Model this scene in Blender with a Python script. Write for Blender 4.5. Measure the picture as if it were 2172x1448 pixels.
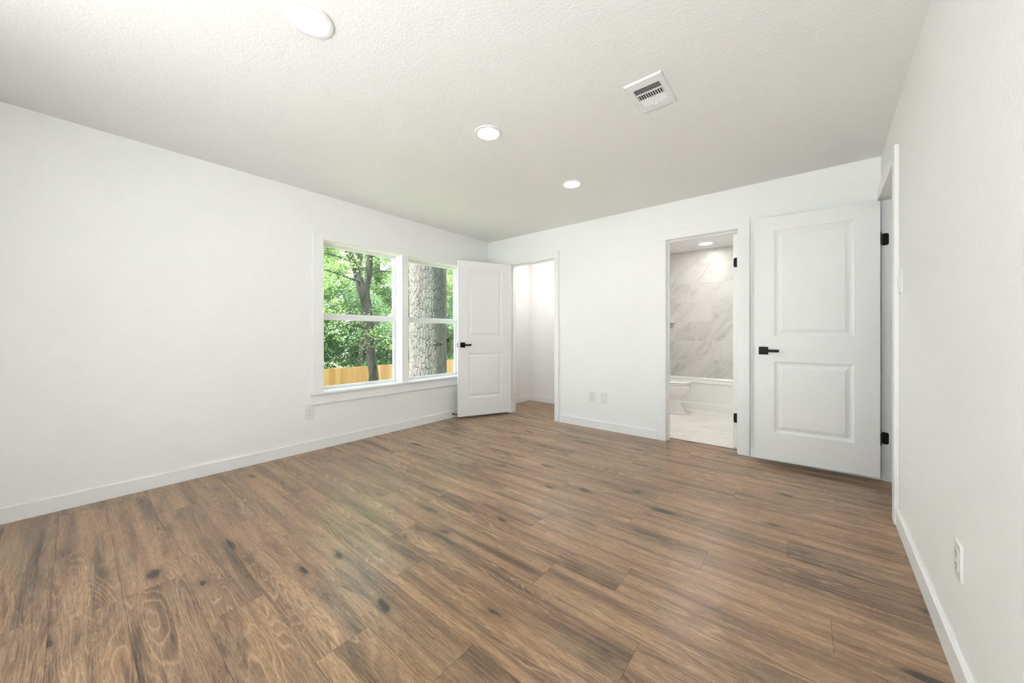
import bpy, bmesh, math, random
import numpy as np
from mathutils import Vector, Matrix

for o in list(bpy.data.objects): bpy.data.objects.remove(o)
S = bpy.context.scene
COL = S.collection
R = math.radians

# ------------------------------------------------------------------ camera
F_PX, HORIZON = 758.0, 709.0
cam = bpy.data.cameras.new('camera'); cam_o = bpy.data.objects.new('camera', cam); COL.objects.link(cam_o)
cam.sensor_fit = 'HORIZONTAL'; cam.sensor_width = 36.0
cam.lens = 36.0 * F_PX / 2172.0
cam.shift_y = (HORIZON - 724.0) / 2172.0
cam.clip_start = 0.02; cam.clip_end = 400
CAMZ = 1.095
cam_o.location = (0, 0, CAMZ)
cam_o.rotation_euler = (R(90), 0, R(39.25))
S.camera = cam_o

# ------------------------------------------------------------------ world, sun, exposure
W = bpy.data.worlds.new('sky'); S.world = W; W.use_nodes = True
wn = W.node_tree.nodes; wl = W.node_tree.links
bg = wn['Background']
tc = wn.new('ShaderNodeTexCoord'); sx = wn.new('ShaderNodeSeparateXYZ'); wl.new(tc.outputs['Generated'], sx.inputs[0])
rp = wn.new('ShaderNodeValToRGB'); wl.new(sx.outputs['Z'], rp.inputs[0])
rp.color_ramp.elements[0].position = 0.0; rp.color_ramp.elements[0].color = (0.95, 0.98, 1.0, 1)
rp.color_ramp.elements[1].position = 0.8; rp.color_ramp.elements[1].color = (0.62, 0.80, 1.0, 1)
wl.new(rp.outputs[0], bg.inputs[0]); bg.inputs[1].default_value = 1.6
sun = bpy.data.lights.new('sun', 'SUN'); sun_o = bpy.data.objects.new('sun', sun); COL.objects.link(sun_o)
sun.energy = 16.5; sun.angle = R(12); sun.color = (1.0, 0.945, 0.965)
sun_o.rotation_euler = Vector((0.08, 0.34, -0.94)).to_track_quat('-Z', 'Y').to_euler()
sun_o.location = (6, -3, 9)
S.view_settings.view_transform = 'Standard'; S.view_settings.look = 'None'
S.view_settings.gamma = 1.0; S.view_settings.use_curve_mapping = False
S.view_settings.exposure = 1.37
LAMP = 23.0          # recessed lamp emission

# ------------------------------------------------------------------ room constants (metres)
H = 2.44
XL, YF, YB = -3.595, 3.85, -1.0
def xr(y): return 0.449 - 0.0313 * (3.85 - y)
PHI = -math.atan(0.0313)
MR = Matrix.Translation((0.449, 3.85, 0)) @ Matrix.Rotation(PHI, 4, 'Z')   # right wall frame: wall face at x=0, y measured from the corner

# ------------------------------------------------------------------ helpers
def tag(o, label=None, cat=None, group=None, kind=None):
    if label: o['label'] = label
    if cat: o['category'] = cat
    if group: o['group'] = group
    if kind: o['kind'] = kind
    return o

def empty(name, loc=(0, 0, 0), rz=0.0, **k):
    o = bpy.data.objects.new(name, None); COL.objects.link(o)
    o.location = loc; o.rotation_euler = (0, 0, rz); o.empty_display_size = 0.05
    return tag(o, **k)

class MB:
    def __init__(s, m=None): s.v = []; s.f = []; s.m = m
    def _p(s, p): return tuple(s.m @ Vector(p)) if s.m else tuple(p)
    def poly(s, pts):
        b = len(s.v); s.v += [s._p(p) for p in pts]; s.f.append(tuple(range(b, b + len(pts))))
    def mesh(s, vs, fs, t=None):
        b = len(s.v)
        for p in vs:
            p = Vector(p)
            if t: p = t @ p
            s.v.append(s._p(p))
        s.f += [tuple(i + b for i in f) for f in fs]
    def box(s, x0, x1, y0, y1, z0, z1, t=None):
        if x0 > x1: x0, x1 = x1, x0
        if y0 > y1: y0, y1 = y1, y0
        if z0 > z1: z0, z1 = z1, z0
        s.mesh([(x0, y0, z0), (x1, y0, z0), (x1, y1, z0), (x0, y1, z0), (x0, y0, z1), (x1, y0, z1), (x1, y1, z1), (x0, y1, z1)],
               [(3, 2, 1, 0), (4, 5, 6, 7), (0, 1, 5, 4), (1, 2, 6, 5), (2, 3, 7, 6), (3, 0, 4, 7)], t)
    def lathe(s, prof, n=32, t=None, axis='Z', cap=True):
        """prof: list of (r, h)"""
        vs = []; fs = []
        for r, h in prof:
            for i in range(n):
                a = 2 * math.pi * i / n
                c = (r * math.cos(a), r * math.sin(a), h)
                if axis == 'X': c = (c[2], c[0], c[1])
                if axis == 'Y': c = (c[1], c[2], c[0])
                vs.append(c)
        for j in range(len(prof) - 1):
            for i in range(n):
                k = (i + 1) % n
                fs.append((j * n + i, j * n + k, (j + 1) * n + k, (j + 1) * n + i))
        if cap:
            fs.append(tuple(range(n))[::-1]); fs.append(tuple((len(prof) - 1) * n + i for i in range(n)))
        s.mesh(vs, fs, t)
    def prism(s, pts, z0, z1, t=None):
        """pts: xy outline counter-clockwise, extruded in z"""
        n = len(pts)
        vs = [(x, y, z0) for x, y in pts] + [(x, y, z1) for x, y in pts]
        fs = [tuple(range(n))[::-1], tuple(range(n, 2 * n))] + [(i, (i + 1) % n, n + (i + 1) % n, n + i) for i in range(n)]
        s.mesh(vs, fs, t)
    def loft(s, rings, t=None, cap=True):
        n = len(rings[0]); vs = [p for r in rings for p in r]; fs = []
        for j in range(len(rings) - 1):
            for i in range(n):
                k = (i + 1) % n
                fs.append((j * n + i, j * n + k, (j + 1) * n + k, (j + 1) * n + i))
        if cap:
            fs.append(tuple(range(n))[::-1]); fs.append(tuple((len(rings) - 1) * n + i for i in range(n)))
        s.mesh(vs, fs, t)
    def build(s, name, mat, parent=None, smooth=False, bevel=0.0, seg=2, fix=True, **k):
        me = bpy.data.meshes.new(name); me.from_pydata(s.v, [], s.f)
        if fix:
            bm = bmesh.new(); bm.from_mesh(me); bmesh.ops.recalc_face_normals(bm, faces=bm.faces); bm.to_mesh(me); bm.free()
        me.materials.append(mat)
        o = bpy.data.objects.new(name, me); COL.objects.link(o)
        if parent: o.parent = parent
        if smooth:
            for p in me.polygons: p.use_smooth = True
        if bevel > 0:
            b = o.modifiers.new('bevel', 'BEVEL'); b.width = bevel; b.segments = seg; b.limit_method = 'ANGLE'; b.angle_limit = R(35)
            b.harden_normals = False
        me.update()
        return tag(o, **k)

def wall_rects(u0, u1, z0, z1, holes):
    """split a rectangle with rectangular holes into rectangles"""
    us = sorted({u0, u1, *[h[0] for h in holes], *[h[1] for h in holes]}); zs = sorted({z0, z1, *[h[2] for h in holes], *[h[3] for h in holes]})
    out = []
    for a, b in zip(us, us[1:]):
        for c, d in zip(zs, zs[1:]):
            um, zm = (a + b) / 2, (c + d) / 2
            if not any(h[0] < um < h[1] and h[2] < zm < h[3] for h in holes): out.append((a, b, c, d))
    return out

def solid_wall(mb, axis, p0, p1, u0, u1, z0, z1, holes=()):
    """one closed slab with holes: faces on both sides plus the reveals. axis = 'x' (slab between x=p0,p1) or 'y'"""
    def P(u, z, p): return (p, u, z) if axis == 'x' else (u, p, z)
    rs = wall_rects(u0, u1, z0, z1, holes)
    for a, b, c, d in rs:
        for p in (p0, p1): mb.poly([P(a, c, p), P(b, c, p), P(b, d, p), P(a, d, p)])
    def ring(a, b, c, d, hole=False):
        for (ua, za), (ub, zb) in (((a, c), (b, c)), ((b, c), (b, d)), ((b, d), (a, d)), ((a, d), (a, c))):
            if za == zb == z0: continue      # nothing at floor level
            mb.poly([P(ua, za, p0), P(ub, zb, p0), P(ub, zb, p1), P(ua, za, p1)])
    ring(u0, u1, z0, z1)
    for h in holes: ring(*h, hole=True)

# ------------------------------------------------------------------ materials
def mat(name):
    m = bpy.data.materials.new(name); m.use_nodes = True
    n = m.node_tree.nodes; return m, n, m.node_tree.links, n['Principled BSDF']

def simple(name, col, rough=0.5, metal=0.0, spec=0.5, bump=None, coat=0.0, var=0.0):
    m, n, l, b = mat(name)
    b.inputs['Base Color'].default_value = (*col, 1); b.inputs['Roughness'].default_value = rough
    b.inputs['Metallic'].default_value = metal; b.inputs['Specular IOR Level'].default_value = spec
    b.inputs['Coat Weight'].default_value = coat
    t = n.new('ShaderNodeTexCoord')
    if var:
        nz = n.new('ShaderNodeTexNoise'); nz.inputs['Scale'].default_value = 7; l.new(t.outputs['Object'], nz.inputs[0])
        mx = n.new('ShaderNodeMix'); mx.data_type = 'RGBA'; l.new(nz.outputs[0], mx.inputs[0])
        mx.inputs[6].default_value = (*[c * (1 - var) for c in col], 1); mx.inputs[7].default_value = (*[min(1, c * (1 + var)) for c in col], 1)
        l.new(mx.outputs[2], b.inputs['Base Color'])
    if bump:
        sc, st, dist = bump
        nz = n.new('ShaderNodeTexNoise'); nz.inputs['Scale'].default_value = sc; nz.inputs['Detail'].default_value = 3
        l.new(t.outputs['Object'], nz.inputs[0])
        bp = n.new('ShaderNodeBump'); bp.inputs['Strength'].default_value = st; bp.inputs['Distance'].default_value = dist
        l.new(nz.outputs[0], bp.inputs['Height']); l.new(bp.outputs[0], b.inputs['Normal'])
    return m

M = {}
M['wall'] = simple('wall_paint', (0.93, 0.93, 0.92), 0.62, spec=0.3, bump=(95, 0.6, 0.003))
M['ceiling'] = simple('ceiling_paint', (0.915, 0.91, 0.90), 0.8, spec=0.2, bump=(85, 0.42, 0.004))
M['closet'] = simple('closet_paint', (0.92, 0.91, 0.895), 0.62, spec=0.3, bump=(95, 0.3, 0.0025))
M['trim'] = simple('trim_paint', (0.92, 0.92, 0.91), 0.35, spec=0.45, var=0.004)
M['door'] = simple('door_paint', (0.915, 0.91, 0.90), 0.38, spec=0.45, bump=(160, 0.06, 0.001))
M['vinyl'] = simple('window_vinyl', (0.90, 0.90, 0.885), 0.3, spec=0.5, var=0.003)
M['plastic'] = simple('plate_plastic', (0.84, 0.84, 0.825), 0.3, spec=0.5, var=0.003)
M['register'] = simple('register_enamel', (0.86, 0.86, 0.855), 0.35, spec=0.5, var=0.003)
M['black'] = simple('matte_black_metal', (0.006, 0.0055, 0.0055), 0.45, metal=0.0, spec=0.25, var=0.15)
M['slot'] = simple('dark_slot', (0.02, 0.02, 0.02), 0.8, var=0.1)
M['duct'] = simple('duct_dark', (0.03, 0.03, 0.03), 0.8, var=0.1)
M['nickel'] = simple('brushed_nickel', (0.45, 0.44, 0.42), 0.35, metal=1.0, var=0.05)
M['porcelain'] = simple('porcelain', (0.88, 0.87, 0.85), 0.08, spec=0.6, coat=0.3, var=0.003)
M['acrylic'] = simple('tub_acrylic', (0.88, 0.87, 0.85), 0.16, spec=0.55, var=0.003)
M['strip'] = simple('threshold_wood', (0.075, 0.045, 0.028), 0.5, var=0.2)
M['soil'] = simple('lawn_soil', (0.10, 0.13, 0.05), 0.9, bump=(9, 0.8, 0.05), var=0.4)
M['siding'] = simple('exterior_siding', (0.75, 0.74, 0.70), 0.7, bump=(20, 0.2, 0.01), var=0.03)
M['concrete'] = simple('bounce_concrete', (0.82, 0.81, 0.79), 0.8, bump=(30, 0.2, 0.003), var=0.03)  # near-white so the added slab outside bounces sunlight indoors
M['roof'] = simple('roof_shingle', (0.18, 0.17, 0.16), 0.9, bump=(40, 0.5, 0.01), var=0.2)

def emit(name, col, st):
    m, n, l, b = mat(name)
    b.inputs['Base Color'].default_value = (0.9, 0.9, 0.9, 1)
    b.inputs['Emission Color'].default_value = (*col, 1); b.inputs['Emission Strength'].default_value = st
    return m
M['lamp'] = emit('lamp_diffuser', (0.97, 0.955, 0.985), LAMP)
M['lamp_closet'] = emit('lamp_diffuser_closet', (1.0, 0.97, 0.94), 85.0)
M['lamp_bath'] = emit('lamp_diffuser_bath', (1.0, 0.98, 0.95), 22.0)
M['lamp_bath_fill'] = emit('lamp_diffuser_bath_fill', (1.0, 0.98, 0.95), 150.0)  # strong emission for the unseen bathroom fill lamp

def glass_mat():
    m, n, l, b = mat('window_glass')
    n.remove(b); out = n['Material Output']
    tr = n.new('ShaderNodeBsdfTransparent'); tr.inputs[0].default_value = (0.96, 0.985, 0.97, 1)
    gl = n.new('ShaderNodeBsdfGlossy'); gl.inputs['Roughness'].default_value = 0.01
    fr = n.new('ShaderNodeFresnel'); ge = n.new('ShaderNodeNewGeometry')
    mr = n.new('ShaderNodeMapRange'); l.new(ge.outputs['Backfacing'], mr.inputs[0]); mr.inputs[3].default_value = 1.38; mr.inputs[4].default_value = 1 / 1.38; l.new(mr.outputs[0], fr.inputs[0])
    mx = n.new('ShaderNodeMixShader'); l.new(fr.outputs[0], mx.inputs[0]); l.new(tr.outputs[0], mx.inputs[1]); l.new(gl.outputs[0], mx.inputs[2])
    l.new(mx.outputs[0], out.inputs[0]); return m
M['glass'] = glass_mat()

def mathn(n, l, op, a, b=None, c=None, clamp=False):
    q = n.new('ShaderNodeMath'); q.operation = op; q.use_clamp = clamp
    for i, x in enumerate((a, b, c)):
        if x is None: continue
        if isinstance(x, (int, float)): q.inputs[i].default_value = x
        else: l.new(x, q.inputs[i])
    return q.outputs[0]
def mixc(n, l, fac, a, b, mode='MIX'):
    q = n.new('ShaderNodeMix'); q.data_type = 'RGBA'; q.blend_type = mode
    for i, x in ((0, fac), (6, a), (7, b)):
        if isinstance(x, (int, float)): q.inputs[i].default_value = x
        elif isinstance(x, tuple): q.inputs[i].default_value = (*x, 1)
        else: l.new(x, q.inputs[i])
    return q.outputs[2]
def maprange(n, l, v, a, b, c=0.0, d=1.0, smooth=False):
    q = n.new('ShaderNodeMapRange'); l.new(v, q.inputs[0])
    if smooth: q.interpolation_type = 'SMOOTHSTEP'
    for i, x in enumerate((a, b, c, d)): q.inputs[i + 1].default_value = x
    return q.outputs[0]
def noise(n, l, vec, scale, detail=3, rough=0.5, dist=0.0):
    q = n.new('ShaderNodeTexNoise'); l.new(vec, q.inputs[0]); q.inputs['Scale'].default_value = scale
    q.inputs['Detail'].default_value = detail; q.inputs['Roughness'].default_value = rough; q.inputs['Distortion'].default_value = dist
    return q.outputs[0]
def scalev(n, l, vec, s, off=(0, 0, 0)):
    q = n.new('ShaderNodeMapping'); l.new(vec, q.inputs[0]); q.inputs['Scale'].default_value = s; q.inputs['Location'].default_value = off
    return q.outputs[0]

def wood_floor_mat():
    m, n, l, b = mat('oak_laminate')
    uv = n.new('ShaderNodeUVMap'); uv.uv_map = 'plank'
    at = n.new('ShaderNodeAttribute'); at.attribute_name = 'rnd'; at.attribute_type = 'GEOMETRY'
    sep = n.new('ShaderNodeSeparateXYZ'); l.new(uv.outputs[0], sep.inputs[0])
    sr = n.new('ShaderNodeSeparateXYZ'); l.new(at.outputs['Vector'], sr.inputs[0])
    cmb = n.new('ShaderNodeCombineXYZ'); l.new(sep.outputs[0], cmb.inputs[0]); l.new(sep.outputs[1], cmb.inputs[1])
    l.new(mathn(n, l, 'MULTIPLY', sr.outputs[0], 37.0), cmb.inputs[2])
    P = cmb.outputs[0]
    # knots: sparse voronoi cells, elongated along the plank
    wob = noise(n, l, scalev(n, l, P, (6, 14, 1)), 1.0, 2)
    kv = n.new('ShaderNodeVectorMath'); kv.operation = 'ADD'; l.new(scalev(n, l, P, (2.6, 7.0, 1)), kv.inputs[0])
    wv = n.new('ShaderNodeCombineXYZ'); ww = mathn(n, l, 'MULTIPLY', mathn(n, l, 'SUBTRACT', wob, 0.5), 0.5); l.new(ww, wv.inputs[0]); l.new(ww, wv.inputs[1]); l.new(wv.outputs[0], kv.inputs[1])
    vo = n.new('ShaderNodeTexVoronoi'); l.new(kv.outputs[0], vo.inputs['Vector']); vo.inputs['Scale'].default_value = 1.0; vo.inputs['Randomness'].default_value = 1.0
    vs = n.new('ShaderNodeSeparateColor'); l.new(vo.outputs['Color'], vs.inputs[0])
    on = maprange(n, l, vs.outputs[0], 0.42, 0.46)
    kd = vo.outputs['Distance']
    ksize = maprange(n, l, vs.outputs[1], 0, 1, 0.08, 0.24)
    kcore = mathn(n, l, 'MULTIPLY', on, mathn(n, l, 'SUBTRACT', 1.0, mathn(n, l, 'DIVIDE', kd, ksize), clamp=True))
    khalo = mathn(n, l, 'MULTIPLY', on, maprange(n, l, kd, 0.0, 0.42, 1.0, 0.0, True))
    # ring field -> cathedral figure
    low = noise(n, l, scalev(n, l, P, (0.8, 7.5, 1)), 1.0, 1.5, 0.45, 0.35)
    fld = mathn(n, l, 'ADD', mathn(n, l, 'MULTIPLY', low, 1.0), mathn(n, l, 'MULTIPLY', khalo, 0.26))
    jit = noise(n, l, scalev(n, l, P, (14, 60, 1)), 1.0, 2)
    fld2 = mathn(n, l, 'ADD', fld, mathn(n, l, 'MULTIPLY', jit, 0.022))
    ring = mathn(n, l, 'FRACT', mathn(n, l, 'MULTIPLY', fld2, 26.0))
    ringl = mathn(n, l, 'POWER', mathn(n, l, 'ABSOLUTE', mathn(n, l, 'SUBTRACT', mathn(n, l, 'MULTIPLY', ring, 2.0), 1.0)), 4.5)   # thin light lines
    figmask = maprange(n, l, noise(n, l, scalev(n, l, P, (1.0, 6.0, 1), (5, 3, 2)), 1.0, 2), 0.44, 0.60, 0, 1, True)
    figmask = mathn(n, l, 'MAXIMUM', figmask, mathn(n, l, 'MULTIPLY', khalo, 1.3), clamp=True)
    # fibres
    fine = noise(n, l, scalev(n, l, P, (9, 330, 1)), 1.0, 4, 0.6)
    fine2 = noise(n, l, scalev(n, l, P, (28, 520, 1), (3, 1, 0)), 1.0, 3, 0.6)
    # long tonal streaks
    streak = noise(n, l, scalev(n, l, P, (0.9, 16, 1), (1, 8, 3)), 1.0, 5, 0.62, 0.3)
    patch = noise(n, l, scalev(n, l, P, (1.5, 5.0, 1), (7, 2, 9)), 1.0, 3, 0.55, 0.4)
    cr = n.new('ShaderNodeValToRGB'); l.new(streak, cr.inputs[0])
    e = cr.color_ramp.elements
    e[0].position = 0.32; e[0].color = (0.135, 0.085, 0.052, 1)
    e[1].position = 0.70; e[1].color = (0.600, 0.420, 0.275, 1)
    x = e.new(0.44); x.color = (0.330, 0.215, 0.138, 1)
    x = e.new(0.54); x.color = (0.480, 0.325, 0.212, 1)
    col = cr.outputs[0]
    grey = mixc(n, l, 1.0, col, (0.80, 0.86, 0.90), 'MULTIPLY')
    col = mixc(n, l, maprange(n, l, patch, 0.46, 0.66, 0, 0.9, True), col, grey)
    pale = mixc(n, l, 0.5, col, (0.46, 0.315, 0.205))
    col = mixc(n, l, maprange(n, l, patch, 0.48, 0.30, 0, 0.8, True), col, pale)
    dk = mixc(n, l, 1.0, col, (0.42, 0.37, 0.33), 'MULTIPLY')
    col = mixc(n, l, mathn(n, l, 'MULTIPLY', maprange(n, l, fine, 0.42, 0.62), 0.85), col, dk)
    col = mixc(n, l, mathn(n, l, 'MULTIPLY', maprange(n, l, fine2, 0.54, 0.64), 0.95), col, dk)
    col = mixc(n, l, mathn(n, l, 'MULTIPLY', maprange(n, l, fine, 0.44, 0.28), 0.35), col, (0.68, 0.50, 0.35))
    rd = mixc(n, l, 1.0, col, (0.62, 0.54, 0.48), 'MULTIPLY')
    col = mixc(n, l, mathn(n, l, 'MULTIPLY', mathn(n, l, 'MULTIPLY', maprange(n, l, ring, 0.15, 0.85), figmask), 0.5), col, rd)
    col = mixc(n, l, mathn(n, l, 'MULTIPLY', mathn(n, l, 'MULTIPLY', ringl, figmask), 0.42), col, (0.72, 0.53, 0.37))
    col = mixc(n, l, mathn(n, l, 'POWER', khalo, 1.6), col, dk)
    col = mixc(n, l, mathn(n, l, 'MINIMUM', mathn(n, l, 'MULTIPLY', kcore, 2.2), 0.9), col, (0.035, 0.024, 0.018))
    smoke = maprange(n, l, noise(n, l, scalev(n, l, P, (2.2, 9.0, 1), (11, 4, 6)), 1.0, 5, 0.6, 0.8), 0.56, 0.74, 0, 0.85, True)
    col = mixc(n, l, smoke, col, mixc(n, l, 1.0, col, (0.42, 0.40, 0.39), 'MULTIPLY'))
    # board to board tone
    col = mixc(n, l, 1.0, col, mixc(n, l, sr.outputs[1], (0.95, 0.96, 0.97), (1.05, 1.04, 1.03)), 'MULTIPLY')
    col = mixc(n, l, 1.0, col, (1.05, 0.955, 0.83), 'MULTIPLY')
    # joints
    gr = mathn(n, l, 'MULTIPLY', sr.outputs[2], 1.0)
    l.new(col, b.inputs['Base Color'])
    l.new(maprange(n, l, fine, 0.3, 0.7, 0.24, 0.36), b.inputs['Roughness'])
    b.inputs['Specular IOR Level'].default_value = 0.75
    hgt = mathn(n, l, 'ADD', mathn(n, l, 'MULTIPLY', fine, -0.6), mathn(n, l, 'MULTIPLY', fine2, -0.4))
    bp = n.new('ShaderNodeBump'); bp.inputs['Strength'].default_value = 0.25; bp.inputs['Distance'].default_value = 0.0008
    l.new(hgt, bp.inputs['Height']); l.new(bp.outputs[0], b.inputs['Normal'])
    return m
M['wood'] = wood_floor_mat()
M['gap'] = simple('plank_gap', (0.05, 0.03, 0.02), 0.8, var=0.2)

def marble_tile(name, base, vein, axis, w, h, grout, veinamt, off=(0, 0)):
    """axis 'y': tiles on an XZ wall; 'x': YZ wall; 'z': XY floor. running bond w x h"""
    m, n, l, b = mat(name)
    t = n.new('ShaderNodeTexCoord'); sp = n.new('ShaderNodeSeparateXYZ'); l.new(t.outputs['Object'], sp.inputs[0])
    c = n.new('ShaderNodeCombineXYZ')
    u, v = {'y': (0, 2), 'x': (1, 2), 'z': (0, 1)}[axis]
    l.new(mathn(n, l, 'ADD', sp.outputs[u], off[0]), c.inputs[0]); l.new(mathn(n, l, 'ADD', sp.outputs[v], off[1]), c.inputs[1])
    br = n.new('ShaderNodeTexBrick'); l.new(c.outputs[0], br.inputs['Vector'])
    br.inputs['Scale'].default_value = 1.0; br.inputs['Brick Width'].default_value = w; br.inputs['Row Height'].default_value = h
    br.inputs['Mortar Size'].default_value = 0.0012; br.inputs['Mortar Smooth'].default_value = 0.0
    br.offset = 0.5; br.inputs['Color1'].default_value = (0, 0, 0, 1); br.inputs['Color2'].default_value = (1, 1, 1, 1); br.inputs['Bias'].default_value = 0
    cell = n.new('ShaderNodeCombineXYZ'); l.new(sp.outputs[u], cell.inputs[0]); l.new(sp.outputs[v], cell.inputs[1])
    bs = n.new('ShaderNodeSeparateColor'); l.new(br.outputs['Color'], bs.inputs[0]); l.new(mathn(n, l, 'MULTIPLY', bs.outputs[0], 9.0), cell.inputs[2])
    mp = n.new('ShaderNodeMapping'); l.new(cell.outputs[0], mp.inputs[0]); mp.inputs['Rotation'].default_value = (0, 0, R(-48))
    m2 = n.new('ShaderNodeMapping'); l.new(mp.outputs[0], m2.inputs[0]); m2.inputs['Scale'].default_value = (1.3, 4.0, 1); mp = m2
    a = noise(n, l, mp.outputs[0], 1.0, 6, 0.6, 1.2)
    ve = maprange(n, l, mathn(n, l, 'ABSOLUTE', mathn(n, l, 'SUBTRACT', a, 0.5)), 0.0, 0.05, 1.0, 0.0, True)
    cl = maprange(n, l, noise(n, l, mp.outputs[0], 0.7, 5, 0.6, 0.6), 0.40, 0.65, 0, 1, True)
    col = mixc(n, l, mathn(n, l, 'MULTIPLY', cl, 0.5 * veinamt), base, vein)
    col = mixc(n, l, mathn(n, l, 'MULTIPLY', mathn(n, l, 'MULTIPLY', ve, cl), veinamt), col, vein)
    col = mixc(n, l, br.outputs['Fac'], col, grout)
    l.new(col, b.inputs['Base Color']); b.inputs['Roughness'].default_value = 0.3
    return m
M['bath_tile'] = marble_tile('marble_wall_tile', (0.70, 0.685, 0.65), (0.36, 0.345, 0.32), 'y', 0.61, 0.305, (0.56, 0.54, 0.51), 0.48, (-0.104, 0.225))
M['bath_tile_side'] = marble_tile('marble_side_tile', (0.70, 0.685, 0.65), (0.36, 0.345, 0.32), 'x', 0.61, 0.305, (0.56, 0.54, 0.51), 0.6, (0.0, 0.225))
M['bath_floor'] = marble_tile('marble_floor_tile', (0.80, 0.775, 0.72), (0.60, 0.57, 0.51), 'z', 0.61, 0.61, (0.58, 0.55, 0.50), 0.5, (0.32, 0.24))

def bark_mat(name, a, c, d, sc):
    m, n, l, b = mat(name)
    t = n.new('ShaderNodeTexCoord'); P = t.outputs['Object']
    q = noise(n, l, scalev(n, l, P, (sc, sc, sc * 0.28)), 1.0, 6, 0.65, 0.5)
    cr = n.new('ShaderNodeValToRGB'); l.new(q, cr.inputs[0]); e = cr.color_ramp.elements
    e[0].position = 0.3; e[0].color = (*a, 1); e[1].position = 0.72; e[1].color = (*c, 1)
    x = e.new(0.5); x.color = (*[(u + v) / 2 for u, v in zip(a, c)], 1)
    moss = maprange(n, l, noise(n, l, scalev(n, l, P, (2.2, 2.2, 0.5), (4, 1, 0)), 1.0, 3), 0.54, 0.64, 0, 0.65, True)
    col = mixc(n, l, moss, cr.outputs[0], d)
    l.new(col, b.inputs['Base Color']); b.inputs['Roughness'].default_value = 0.9; b.inputs['Specular IOR Level'].default_value = 0.15
    bp = n.new('ShaderNodeBump'); bp.inputs['Strength'].default_value = 0.7; bp.inputs['Distance'].default_value = 0.012
    l.new(noise(n, l, scalev(n, l, P, (sc * 3, sc * 3, sc)), 1.0, 5, 0.7), bp.inputs['Height']); l.new(bp.outputs[0], b.inputs['Normal'])
    return m
M['pine_bark'] = bark_mat('pine_bark', (0.088, 0.082, 0.073), (0.184, 0.167, 0.146), (0.116, 0.126, 0.112), 14)
M['tree_bark'] = bark_mat('tree_bark', (0.012, 0.011, 0.010), (0.102, 0.099, 0.081), (0.045, 0.060, 0.039), 14)
M['twig'] = bark_mat('twig_bark', (0.08, 0.072, 0.06), (0.17, 0.155, 0.13), (0.13, 0.14, 0.10), 14)

def leaf_mat(name, c0, c1, trans=0.45):
    m, n, l, b = mat(name)
    at = n.new('ShaderNodeAttribute'); at.attribute_name = 'rnd'; at.attribute_type = 'GEOMETRY'
    col = mixc(n, l, at.outputs['Fac'], c0, c1)
    l.new(col, b.inputs['Base Color']); b.inputs['Roughness'].default_value = 0.36; b.inputs['Specular IOR Level'].default_value = 0.55
    tr = n.new('ShaderNodeBsdfTranslucent'); l.new(col, tr.inputs[0])
    mx = n.new('ShaderNodeMixShader'); mx.inputs[0].default_value = trans
    l.new(b.outputs[0], mx.inputs[1]); l.new(tr.outputs[0], mx.inputs[2]); l.new(mx.outputs[0], n['Material Output'].inputs[0])
    return m
M['scar'] = simple('dark_scar', (0.035, 0.022, 0.015), 0.9, bump=(60, 0.8, 0.006), var=0.4)
M['leaf_light'] = leaf_mat('leaf_light', (0.114, 0.238, 0.048), (0.405, 0.528, 0.211), 0.5)
M['leaf_mid'] = leaf_mat('leaf_mid', (0.072, 0.170, 0.043), (0.306, 0.451, 0.178), 0.45)
M['leaf_dark'] = leaf_mat('leaf_dark', (0.045, 0.112, 0.038), (0.180, 0.300, 0.128), 0.35)

def fence_mat():
    m, n, l, b = mat('cedar_fence')
    at = n.new('ShaderNodeAttribute'); at.attribute_name = 'rnd'; at.attribute_type = 'GEOMETRY'
    t = n.new('ShaderNodeTexCoord')
    g = noise(n, l, scalev(n, l, t.outputs['Object'], (30, 30, 2)), 1.0, 4, 0.6)
    c = mixc(n, l, at.outputs['Fac'], (0.391, 0.200, 0.064), (0.527, 0.306, 0.119))
    c = mixc(n, l, maprange(n, l, g, 0.4, 0.7, 0, 0.35), c, (0.28, 0.15, 0.06))
    l.new(c, b.inputs['Base Color']); b.inputs['Roughness'].default_value = 0.8
    return m
M['fence'] = fence_mat()

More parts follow.
